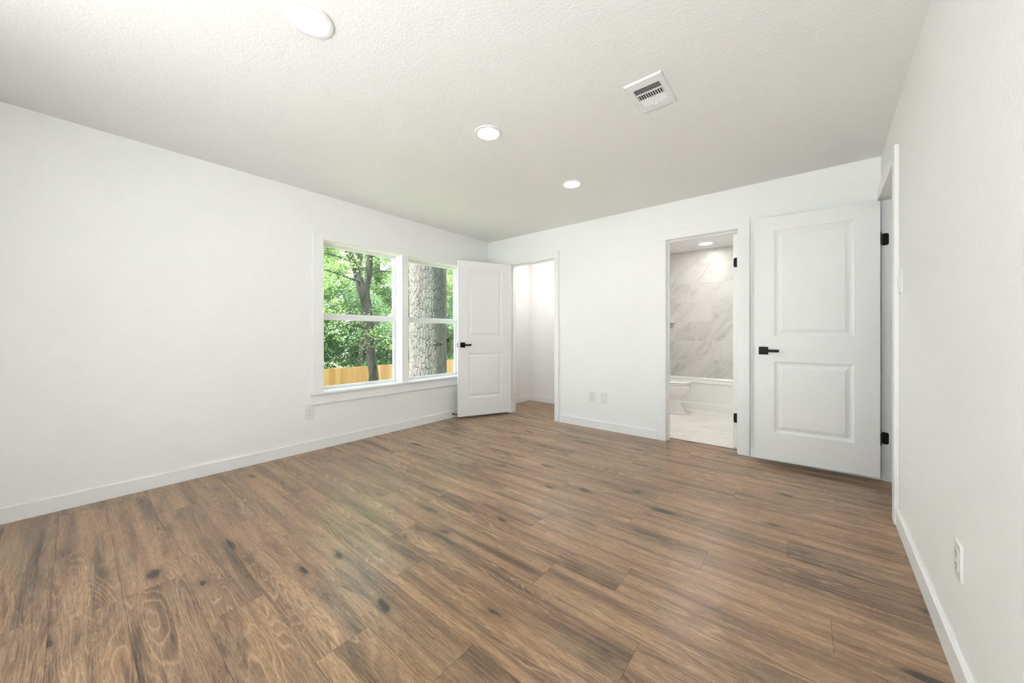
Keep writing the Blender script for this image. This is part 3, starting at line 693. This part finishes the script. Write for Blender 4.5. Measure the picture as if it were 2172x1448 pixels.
# ================================================================== CEILING REGISTER
def register():
    x0, x1, y0, y1 = -0.762, -0.562, 1.888, 2.182
    cx, cy = (x0 + x1) / 2, (y0 + y1) / 2
    root = empty('air_vent', (cx, cy, H), label='white rectangular air register with slatted louvers on the ceiling', cat='air vent')
    hw, hl = (x1 - x0) / 2, (y1 - y0) / 2
    ow, ol = hw - 0.030, hl - 0.060
    mb = MB()
    # flange with bevelled rim, hole ow x ol
    zt, zb = 0.0, -0.009
    def ring(a, b, z): return [(-a, -b, z), (a, -b, z), (a, b, z), (-a, b, z)]
    rs = [ring(hw, hl, 0), ring(hw, hl, -0.003), ring(hw - 0.005, hl - 0.005, zb), ring(ow, ol, zb), ring(ow, ol, 0.0)]
    vs = [p for r in rs for p in r]; fs = []
    for j in range(4):
        for i in range(4): fs.append((j * 4 + i, j * 4 + (i + 1) % 4, (j + 1) * 4 + (i + 1) % 4, (j + 1) * 4 + i))
    mb.mesh(vs, fs); mb.build('vent_frame', M['register'], root)
    mb = MB(); mb.poly([(-ow, -ol, -0.0005), (ow, -ol, -0.0005), (ow, ol, -0.0005), (-ow, ol, -0.0005)]); mb.build('duct', M['duct'], root, label='flat dark sheet behind the louvers, duct shade put into its colour')  # near-black flat sheet, the duct's inner shade given as colour
    L = 2 * ol; b1, b2 = -ol + L * 0.335, -ol + L * 0.665
    mb = MB(); mb.box(-ow, ow, b1 - 0.002, b1 + 0.002, -0.008, -0.001); mb.box(-ow, ow, b2 - 0.002, b2 + 0.002, -0.008, -0.001); mb.build('divider', M['register'], root)
    # near bank: slats lean away from the viewer so the gaps are dark
    mb = MB()
    for i in range(5):
        y = -ol + (i + 0.5) * (b1 + ol) / 5
        mb.box(-ow, ow, -0.0046, 0.0046, -0.0004, 0.0004, Matrix.Translation((0, y + 0.002, -0.005)) @ Matrix.Rotation(R(30), 4, 'X'))
    mb.build('louver_bank', M['register'], root)
    mb = MB()
    n = 11
    for i in range(n):
        x = -ow + (i + 0.5) * 2 * ow / n
        mb.box(-0.0050, 0.0050, b1, b2, -0.0004, 0.0004, Matrix.Translation((x, 0, -0.005)) @ Matrix.Rotation(R(34), 4, 'Y'))
    mb.build('louver_bank', M['register'], root)
    mb = MB()
    for i in range(5):
        y = b2 + (i + 0.5) * (ol - b2) / 5
        mb.box(-ow, ow, -0.0048, 0.0048, -0.0004, 0.0004, Matrix.Translation((0, y, -0.005)) @ Matrix.Rotation(R(-38), 4, 'X'))
    mb.build('louver_bank', M['register'], root)
    for s in (-1, 1):
        mb = MB(); mb.lathe([(0.0035, -0.0085), (0.003, -0.0105)], 12, Matrix.Translation((0, s * (ol + 0.022), 0))); mb.build('screw', M['register'], root)
    mb = MB(); mb.box(-0.004, 0.004, ol + 0.004, ol + 0.012, -0.016, -0.008); mb.build('damper_lever', M['register'], root)
register()

# ================================================================== BATHROOM THINGS
def bathtub():
    x0, x1, y0, y1, zt = BXL + 0.004, BXR - 0.004, 5.76, BYB - 0.004, 0.415
    root = empty('bathtub', ((x0 + x1) / 2, (y0 + y1) / 2, 0.003), label='white built-in bathtub against the marble wall', cat='bathtub')
    def rr(a, b, c, d, r, z, n=6):
        cx, cy = (a + b) / 2 - root.location.x, (c + d) / 2 - root.location.y
        return [(x + cx, y + cy, z - 0.003) for x, y in rrect(b - a, d - c, r, n)]
    mb = MB()
    rim = 0.07
    rings = [rr(x0, x1, y0 + 0.012, y1, 0.004, 0.003), rr(x0, x1, y0 + 0.012, y1, 0.004, zt - 0.035), rr(x0, x1, y0, y1, 0.004, zt - 0.030), rr(x0, x1, y0, y1, 0.008, zt - 0.006), rr(x0 + 0.004, x1 - 0.004, y0 + 0.006, y1 - 0.004, 0.01, zt),
             rr(x0 + rim, x1 - rim, y0 + rim, y1 - 0.05, 0.10, zt), rr(x0 + rim + 0.012, x1 - rim - 0.012, y0 + rim + 0.012, y1 - 0.062, 0.10, zt - 0.02), rr(x0 + 0.16, x1 - 0.12, y0 + 0.12, y1 - 0.10, 0.10, 0.10), rr(x0 + 0.20, x1 - 0.16, y0 + 0.16, y1 - 0.14, 0.08, 0.08)]
    mb.loft(rings); mb.build('tub_shell', M['acrylic'], root, smooth=False)
    mb = MB(Matrix.Translation((-root.location.x, -root.location.y, -0.003)))
    mb.prism([(y0 - 0.006, 0.003), (y0 + 0.014, 0.003), (y0 + 0.014, 0.10), (y0 + 0.004, 0.093), (y0 - 0.006, 0.085)], x0, x1, Matrix(((0, 0, 1, 0), (1, 0, 0, 0), (0, 1, 0, 0), (0, 0, 0, 1))))
    mb.build('tub_skirt', M['acrylic'], root)
bathtub()

def toilet():
    fx, cy = -1.190, 5.27          # bowl front x, centre line y
    root = empty('toilet', (fx - 0.35, cy, 0.003), label='white toilet left of the bathtub, front half showing past the jamb', cat='toilet')
    ox = 0.35
    def sect(xb, xf, hw, z, n=40, sq=2.3):
        c = (xb + xf) / 2; a = (xf - xb) / 2
        pts = []
        for i in range(n):
            t = 2 * math.pi * i / n; ct, stt = math.cos(t), math.sin(t)
            px = c + a * math.copysign(abs(ct) ** (2 / sq), ct); py = hw * math.copysign(abs(stt) ** (2 / sq), stt)
            if ct > 0: py *= 1 - 0.10 * ct
            pts.append((px, py, z - 0.003))
        return pts
    mb = MB()
    mb.loft([sect(-0.30, ox - 0.050, 0.108, 0.003), sect(-0.30, ox - 0.050, 0.110, 0.028), sect(-0.30, ox - 0.075, 0.092, 0.05), sect(-0.30, ox - 0.110, 0.082, 0.12), sect(-0.30, ox - 0.125, 0.082, 0.19), sect(-0.30, ox - 0.122, 0.09, 0.215),
             sect(-0.30, ox - 0.085, 0.118, 0.242), sect(-0.29, ox - 0.040, 0.150, 0.282), sect(-0.28, ox - 0.010, 0.176, 0.33), sect(-0.28, ox, 0.186, 0.37), sect(-0.28, ox, 0.186, 0.395), sect(-0.28, ox - 0.006, 0.181, 0.412)])
    mb.build('bowl', M['porcelain'], root, smooth=True)
    mb = MB(); mb.loft([sect(-0.20, ox - 0.002, 0.182, 0.4125), sect(-0.20, ox + 0.002, 0.185, 0.418), sect(-0.20, ox + 0.001, 0.184, 0.427), sect(-0.20, ox - 0.003, 0.181, 0.430)]); mb.build('seat', M['porcelain'], root, smooth=False)
    mb = MB(); mb.loft([sect(-0.20, ox - 0.004, 0.180, 0.4335), sect(-0.20, ox, 0.184, 0.438), sect(-0.20, ox - 0.003, 0.182, 0.447), sect(-0.19, ox - 0.02, 0.168, 0.453), sect(-0.17, ox - 0.07, 0.13, 0.456)]); mb.build('lid', M['porcelain'], root, smooth=False)
    mb = MB(); mb.box(-0.335, -0.21, -0.20, 0.20, 0.40, 0.74); tk = mb.build('tank', M['porcelain'], root, bevel=0.02, seg=4)
    mb = MB(); mb.box(-0.338, -0.20, -0.21, 0.21, 0.742, 0.775); mb.build('tank_lid', M['porcelain'], root, bevel=0.008, seg=3)
    mb = MB(); mb.lathe([(0.012, 0), (0.012, 0.012)], 14, Matrix.Translation((-0.21, -0.15, 0.68)), 'X'); mb.box(-0.198, -0.19, -0.15, -0.08, 0.672, 0.686); mb.build('flush_lever', M['nickel'], root)
    # bolt cap at the foot
    mb = MB(); mb.lathe([(0.012, 0.0), (0.012, 0.010), (0.006, 0.018)], 16, Matrix.Translation((0.06, -0.098, 0.02))); mb.build('bolt_cap', M['porcelain'], root)
toilet()
# corner shelf in the tub surround
mb = MB(); pts = [(0, 0)] + [(0.235 * math.cos(a), -0.235 * math.sin(a)) for a in [math.pi / 2 * i / 12 for i in range(13)]]
mb.prism(pts, 1.288, 1.302, Matrix.Translation((BXL, BYB, 0))); mb.build('corner_shelf', M['porcelain'], bevel=0.002, label='small marble corner shelf over the bathtub', cat='shelf')

# ================================================================== OUTSIDE
GZ = -1.55
mb = MB(); mb.box(-7.0, 9.0, -12.0, YB - 0.12, -0.35, -0.13); mb.build('added_patio', M['concrete'], bevel=0.01, label='unseen pale concrete slab added behind the bedroom to bounce sunlight indoors', cat='added_patio', kind='structure')  # added out of view as a sunlit reflector for the ceiling
mb = MB(); n = 24
rg = random.Random(3)
gx = [-40 + 36.2 * i / n for i in range(n + 1)]; gy = [-25 + 70 * i / n for i in range(n + 1)]
hh = [[GZ + rg.uniform(-0.05, 0.05) for _ in gy] for _ in gx]
for i in range(n):
    for j in range(n):
        mb.poly([(gx[i], gy[j], hh[i][j]), (gx[i + 1], gy[j], hh[i + 1][j]), (gx[i + 1], gy[j + 1], hh[i + 1][j + 1]), (gx[i], gy[j + 1], hh[i][j + 1])])
mb.build('ground', M['soil'], smooth=True, label='grassy yard below the window', cat='ground', kind='structure')
mb = MB(); mb.box(XL - 0.16, 2.2, YB - 0.12, 6.6, GZ - 0.2, -0.125); mb.build('foundation', M['siding'], label='house foundation under the bedroom', cat='foundation', kind='structure')
mb = MB(); mb.box(XL - 0.50, 2.6, YB - 2.5, 7.0, H + 0.16, H + 0.24); mb.build('roof', M['roof'], label='roof slab over the bedroom, with a deep unseen eave added to shape the daylight', cat='roof', kind='structure')  # rear eave deepened out of view to shade the slab and even the light

def set_rnd(o, vals, domain='FACE'):
    a = o.data.attributes.new('rnd', 'FLOAT', domain); a.data.foreach_set('value', vals)

def fence():
    fx, top = -9.0, 0.255
    root = empty('wooden_fence', (fx, 6.0, GZ), label='tan cedar picket privacy fence across the yard', cat='fence')
    rr = random.Random(5)
    mb = MB(); vals = []
    y = -2.0
    while y < 19:
        w = rr.choice((0.088, 0.138, 0.138)); z1 = top - GZ + rr.uniform(-0.008, 0.008); v = rr.random()
        a, b = y - 6.0, y - 6.0 + w; dx = rr.uniform(-0.003, 0.003)
        mb.prism([(a, 0.03), (b, 0.03), (b, z1), (a, z1)], dx, dx + 0.018, Matrix(((0, 0, 1, 0), (1, 0, 0, 0), (0, 1, 0, 0), (0, 0, 0, 1))))
        vals += [v] * 6; y += w + rr.uniform(0.001, 0.005)
    o = mb.build('fence_boards', M['fence'], root); set_rnd(o, vals)
    for z in (0.3, 0.95, 1.55):
        mb = MB(); mb.box(-0.045, -0.005, -8, 13, z, z + 0.09); r = mb.build('rail', M['fence'], root)
    y = -7.9
    while y < 13:
        mb = MB(); mb.box(-0.135, -0.047, y, y + 0.09, -0.1, 1.7); mb.build('post', M['fence'], root); y += 2.4
fence()

# ---- tree trunks
def ngrid(z, a, seed, k=6):
    g = np.random.default_rng(seed); out = np.zeros_like(z)
    for i in range(k):
        f = 1 + i * 0.9; m = g.integers(1, 6)
        out += np.sin(z * f * g.uniform(0.8, 1.6) + g.uniform(0, 6.28) + 1.6 * np.sin(m * a + g.uniform(0, 6.28))) / (1 + 0.5 * i)
    return out / 2.2

def pine():
    cx, cy = -5.05, 3.88; rad = 0.318
    root = empty('pine_tree', (cx, cy, GZ), label='massive grey furrowed pine trunk right outside the right window', cat='tree')
    NA, z0, z1 = 640, 0.0, 9.0
    zs = np.concatenate([np.linspace(0, 1.6, 40, endpoint=False), np.linspace(1.6, 4.4, 520, endpoint=False), np.linspace(4.4, z1, 90)])
    A, Z = np.meshgrid(np.linspace(0, 2 * np.pi, NA, endpoint=False), zs)
    g = np.random.default_rng(11)
    # long irregular bark plates: anisotropic cellular pattern on the unrolled trunk
    u = A * rad + 0.016 * ngrid(Z * 11, A, 1) + 0.007 * ngrid(Z * 40, A * 2, 2); v = Z + 0.03 * ngrid(A * 9, Z * 0.0, 3)
    C = 2 * np.pi * rad
    cu, cv, wz = 0.050, 0.16, 0.0
    nu = int(round(C / cu)); cu = C / nu
    iu = np.floor(u / cu).astype(int); iv = np.floor(v / cv).astype(int)
    nv = int(z1 / cv) + 8
    ju = g.uniform(-0.42, 0.42, (nu, nv)); jv = g.uniform(-0.48, 0.48, (nu, nv)); hgt = g.uniform(0, 1, (nu, nv))
    d1 = np.full(u.shape, 9.0); d2 = np.full(u.shape, 9.0); hb = np.zeros(u.shape)
    for a in (-2, -1, 0, 1, 2):
        for b in (-2, -1, 0, 1, 2):
            ii, jj = iu + a, iv + b; im, jm = ii % nu, np.clip(jj + 3, 0, nv - 1)
            du = (u / cu - (ii + 0.5 + ju[im, jm])); dv = (v / cv - (jj + 0.5 + jv[im, jm]))
            d = np.sqrt(du * du + dv * dv)
            m = d < d1; d2 = np.where(m, d1, np.minimum(d2, d)); hb = np.where(m, hgt[im, jm], hb); d1 = np.where(m, d, d1)
    edge = np.clip((d2 - d1) / 0.11, 0, 1); edge = edge ** 0.45
    weak = 0.35 + 0.65 * np.clip(0.5 + 0.6 * ngrid(Z * 1.7 + 3, A, 8), 0, 1)
    fl = 0.10 * np.exp(-Z / 0.55)
    r = rad + fl - 0.0075 * (Z - 2.6) + 0.012 * ngrid(Z * 0.8, A, 5) + (-0.030 * (1 - edge) * weak + 0.0025 * hb + 0.0025 * ngrid(Z * 60, A * 9, 21) * ngrid(Z * 23, A * 14, 22))
    # old branch scar on the side facing the house
    V = np.stack([r * np.cos(A), r * np.sin(A), Z], -1).reshape(-1, 3)
    NZ = len(zs)
    i = np.arange(NZ - 1)[:, None] * NA; k = np.arange(NA)[None, :]; kk = (k + 1) % NA
    Fq = np.stack([i + k, i + kk, i + NA + kk, i + NA + k], -1).reshape(-1, 4)
    me = bpy.data.meshes.new('trunk'); me.from_pydata(V.tolist(), [], Fq.tolist()); me.materials.append(M['pine_bark'])
    me.polygons.foreach_set('use_smooth', [True] * len(me.polygons))
    o = bpy.data.objects.new('trunk', me); COL.objects.link(o); o.parent = root
    # knot scar
    mb = MB(); mb.lathe([(0.055, 0.0), (0.05, 0.018), (0.03, 0.022), (0.014, 0.012), (0.004, 0.010)], 18, None, 'X')
    k = mb.build('branch_scar', M['scar'], root, smooth=True, label='dark branch scar')
    a = R(-8); zz = 0.93 - GZ
    k.location = ((rad - 0.004) * math.cos(a), (rad - 0.004) * math.sin(a), zz); k.rotation_euler = (0, 0, a); k.scale = (0.7, 1.7, 0.45)
    return root
pine()

def tube(mb, pts, rads, n=14):
    P = [Vector(p) for p in pts]
    rings = []
    up = Vector((0.3, 1, 0.1)).normalized()
    for i, p in enumerate(P):
        d = (P[min(i + 1, len(P) - 1)] - P[max(i - 1, 0)]).normalized()
        s = d.cross(up).normalized(); t = s.cross(d).normalized()
        rings.append([tuple(p + (s * math.cos(2 * math.pi * k / n) + t * math.sin(2 * math.pi * k / n)) * rads[i] * (1 + 0.05 * math.sin(3 * k + i))) for k in range(n)])
    mb.loft(rings)

def smooth_path(pts, rads, k=5):
    """Catmull-Rom resample"""
    P = [Vector(p) for p in pts]; out = []; ro = []
    for i in range(len(P) - 1):
        p0, p1, p2, p3 = P[max(i - 1, 0)], P[i], P[i + 1], P[min(i + 2, len(P) - 1)]
        for j in range(k):
            t = j / k
            out.append(0.5 * ((2 * p1) + (p2 - p0) * t + (2 * p0 - 5 * p1 + 4 * p2 - p3) * t * t + (3 * p1 - p0 - 3 * p2 + p3) * t ** 3)); ro.append(rads[i] * (1 - t) + rads[i + 1] * t)
    out.append(P[-1]); ro.append(rads[-1]); return out, ro

def leaves(name, parent, clumps, n_per, size, mat_, seed, spread):
    """clumps: (x,y,z,r). every leaf a small folded blade of four corners"""
    g = np.random.default_rng(seed)
    cs = np.array([c[:3] for c in clumps]); rs = np.array([c[3] for c in clumps])
    N = n_per * len(clumps); idx = np.repeat(np.arange(len(clumps)), n_per)
    d = g.normal(size=(N, 3)); d /= np.linalg.norm(d, axis=1)[:, None]
    rr = rs[idx] * g.uniform(0.15, 1, N) ** 0.5
    c = cs[idx] + d * rr[:, None] * np.array(spread)
    ax = g.normal(size=(N, 3)); ax[:, 2] = ax[:, 2] * 0.6 - 0.5; ax /= np.linalg.norm(ax, axis=1)[:, None]
    q = g.normal(size=(N, 3)) * 0.7 + np.array([0.4, 0, 0.8]); sd = np.cross(ax, q); sd /= np.linalg.norm(sd, axis=1)[:, None]
    nr = np.cross(sd, ax)
    L = size * g.uniform(0.6, 1.3, N)[:, None]; Wd = L * 0.22
    v0 = c - ax * L * 0.5; v2 = c + ax * L * 0.5; v1 = c + sd * Wd + nr * L * 0.08; v3 = c - sd * Wd + nr * L * 0.08
    V = np.stack([v0, v1, v2, v3], 1).reshape(-1, 3)
    F = np.arange(4 * N).reshape(-1, 4); F = np.stack([F[:, [0, 1, 2]], F[:, [0, 2, 3]]], 1).reshape(-1, 3)
    me = bpy.data.meshes.new(name); me.from_pydata(V.tolist(), [], F.tolist()); me.materials.append(mat_)
    o = bpy.data.objects.new(name, me); COL.objects.link(o); o.parent = parent
    tone = np.clip(np.repeat(g.uniform(0.0, 1.0, len(clumps)), n_per) * 0.55 + g.uniform(0, 0.45, N), 0, 1)
    set_rnd(o, np.repeat(tone, 2).tolist())
    return o

def forked_tree():
    bx, by = -7.67, 4.32
    root = empty('forked_tree', (bx, by, GZ), label='slender forked tree standing before the fence, seen in the left window', cat='tree')
    # work in view-right / up offsets along the direction across the line of sight
    acr = Vector((0.49, 0.87, 0))   # screen-right as seen from the room
    def P(sx_, z, dep=0.0): return acr * sx_ + Vector((-0.87, 0.49, 0)) * dep + Vector((0, 0, z - GZ))
    s = 8.2 / 758.0
    def X(px): return (px - 790) * s * 1.02
    def Z(py): return CAMZ + (709 - py) * s
    mb = MB()
    tube(mb, *smooth_path([P(0.05, GZ), P(X(793), Z(830)), P(X(792), Z(790)), P(X(787), Z(740)), P(X(784), Z(690)), P(X(779), Z(650)), P(X(773), Z(620)), P(X(766), Z(598), 0.03), P(X(762), Z(585), 0.05), P(X(752), Z(555), 0.05), P(X(742), Z(530), 0.1), P(X(732), Z(490), 0.1), P(X(715), Z(430), 0.2), P(X(705), Z(330), 0.2)], [0.15, 0.115, 0.105, 0.10, 0.102, 0.108, 0.112, 0.095, 0.082, 0.078, 0.07, 0.06, 0.05, 0.04]))
    tube(mb, *smooth_path([P(X(779), Z(655)), P(X(779), Z(612), -0.03), P(X(783), Z(580), -0.05), P(X(786), Z(545), -0.05), P(X(789), Z(510), -0.1), P(X(800), Z(440), -0.1), P(X(806), Z(330))], [0.06, 0.075, 0.08, 0.076, 0.072, 0.06, 0.04]))
    mb.build('trunk', M['tree_bark'], root, smooth=True)
    rr = random.Random(9); tips = []
    mb = MB()
    specs = [((742, 530), (715, 500), (690, 495)), ((755, 560), (730, 552), (700, 548)), ((786, 545), (805, 530), (830, 512)), ((783, 585), (800, 570), (832, 565)), ((768, 600), (745, 596), (710, 590)), ((789, 520), (815, 495), (850, 460)),
             ((735, 500), (760, 470), (775, 420)), ((715, 440), (690, 420), (660, 400)), ((800, 440), (830, 420), (860, 400)), ((787, 730), (810, 720), (832, 712)), ((784, 700), (755, 690), (715, 690))]
    for a, b, c in specs:
        dd = rr.uniform(-0.8, 0.8)
        pts = [P(X(a[0]), Z(a[1])), P(X(b[0]), Z(b[1]), dd * 0.5), P(X(c[0]), Z(c[1]), dd), P(X(c[0]) + (X(c[0]) - X(b[0])) * 0.7, Z(c[1]) - 0.05, dd * 1.4)]
        mb = MB(); tube(mb, *smooth_path(pts, [0.026, 0.018, 0.011, 0.004]), n=8); tips += [pts[1], pts[2], pts[3]]
        mb.build('branch', M['tree_bark'], root, smooth=True)
    cl = []
    for t in tips:
        for _ in range(3): cl.append((t.x + rr.uniform(-.35, .35), t.y + rr.uniform(-.35, .35), t.z + rr.uniform(-.25, .3), rr.uniform(.16, .34)))
    for _ in range(70):
        p = P(rr.uniform(-1.9, 1.6), rr.uniform(3.2, 5.6), rr.uniform(-1.2, 1.4)); cl.append((p.x, p.y, p.z, rr.uniform(.25, .5)))
    for _ in range(16):   # hanging sprays at the window's upper left
        p = P(rr.uniform(-1.5, -0.75), rr.uniform(1.5, 3.3), rr.uniform(-0.6, 0.6)); cl.append((p.x, p.y, p.z, rr.uniform(.12, .28)))
    leaves('foliage', root, cl, 70, 0.055, M['leaf_light'], 4, (1, 1, 0.7))
forked_tree()

def bushy(name, label, x, y, h, r, z_lo, n, per, size, mt, seed, group, stems=1):
    root = empty(name, (x, y, GZ), label=label, cat='shrub' if 'shrub' in name else 'tree', group=group)
    rr = random.Random(seed); mb = MB(); cl = []
    for s_ in range(stems):
        a = rr.uniform(0, 6.28); ox, oy = (0, 0) if stems == 1 else (0.3 * math.cos(a), 0.3 * math.sin(a))
        lean = (rr.uniform(-.4, .4), rr.uniform(-.4, .4))
        tube(mb, *smooth_path([(ox, oy, -0.05), (ox + lean[0] * .3, oy + lean[1] * .3, h * .35), (ox + lean[0] * .8, oy + lean[1] * .6, h * .7), (ox + lean[0], oy + lean[1], h * .97)], [0.022 * h + .02, 0.017 * h + .015, 0.010 * h + .01, 0.01]), n=10)
        for q in range(int(5 + h)):
            zz = rr.uniform(z_lo / max(h, .1), 0.9) * h; a = rr.uniform(0, 6.28); ln = r * rr.uniform(.5, 1.0) * (1 - 0.5 * zz / h)
            p0 = Vector((ox + lean[0] * zz / h, oy + lean[1] * zz / h, zz)); p1 = p0 + Vector((math.cos(a) * ln * .5, math.sin(a) * ln * .5, ln * .25)); p2 = p0 + Vector((math.cos(a) * ln, math.sin(a) * ln, ln * .3))
            tube(mb, *smooth_path([p0, p1, p2], [0.03, 0.018, 0.006], 3), n=7)
            cl += [(*p2, rr.uniform(.25, .5)), (*p1, rr.uniform(.2, .4))]
    mb.build('trunk', M['twig'], root, smooth=True)
    while len(cl) < n:
        a = rr.uniform(0, 6.28); u = rr.random() ** 0.5; zz = rr.uniform(z_lo, h); k = math.sin(math.pi * min(1, max(0.12, (zz - z_lo * .6) / (h * 1.05 - z_lo * .6)))) ** 0.5
        cl.append((math.cos(a) * u * r * k, math.sin(a) * u * r * k, zz, rr.uniform(.22, .5)))
    leaves('foliage', root, cl, per, size, mt, seed, (1, 1, 0.75))

GB = 'leafy trees beyond the fence'; GS = 'dark shrubs growing behind the fence'
trees = [(-12.2, 3.6, 7.5, 2.2, 2.4, 'leaf_light'), (-12.8, 6.6, 8.2, 2.4, 2.6, 'leaf_mid'), (-12.0, 9.6, 7.6, 2.2, 2.4, 'leaf_light'), (-13.2, 12.8, 8.4, 2.6, 2.6, 'leaf_mid'), (-16.5, 5.0, 10.5, 3.1, 2.2, 'leaf_mid'), (-17.0, 9.6, 11.0, 3.2, 2.2, 'leaf_light'), (-17.5, 14.8, 10.5, 3.2, 2.2, 'leaf_mid')]
tl = ['pale green leafy tree beyond the fence, seen at the left of the left window', 'mid green leafy tree beyond the fence, seen behind the forked tree', 'pale green leafy tree beyond the fence, seen past the centre mullion', 'mid green leafy tree beyond the fence, seen right of the pine trunk',
      'tall tree far behind the fence filling the left window', 'tall tree far behind the fence, behind the pine trunk', 'tall far tree behind the fence at the right window edge']
for i, (x, y, h, r, zl, mt) in enumerate(trees):
    bushy('leafy_tree', tl[i], x, y, h, r, zl - 1.0, 200 if x > -15 else 240, 260, 0.082 if x > -15 else 0.125, M[mt], 20 + i, GB)
sl = ['dark shrub behind the fence at the far left', 'dark shrub behind the fence in the left part of the left window', 'dark shrub behind the fence just left of the forked trunk', 'dark shrub behind the fence behind the forked trunk', 'dark shrub behind the fence right of the forked trunk', 'dark shrub behind the fence beside the pine trunk', 'dark shrub behind the fence right of the pine trunk', 'dark shrub behind the fence at the far right']
for i in range(8):
    bushy('dark_shrub', sl[i], -10.6 - 0.5 * (i % 2), 2.6 + i * 1.45, 3.2 + 0.4 * ((i * 7) % 3), 1.05, 0.9, 120, 190, 0.062, M['leaf_dark'] if i % 3 else M['leaf_mid'], 60 + i, GS, stems=3)
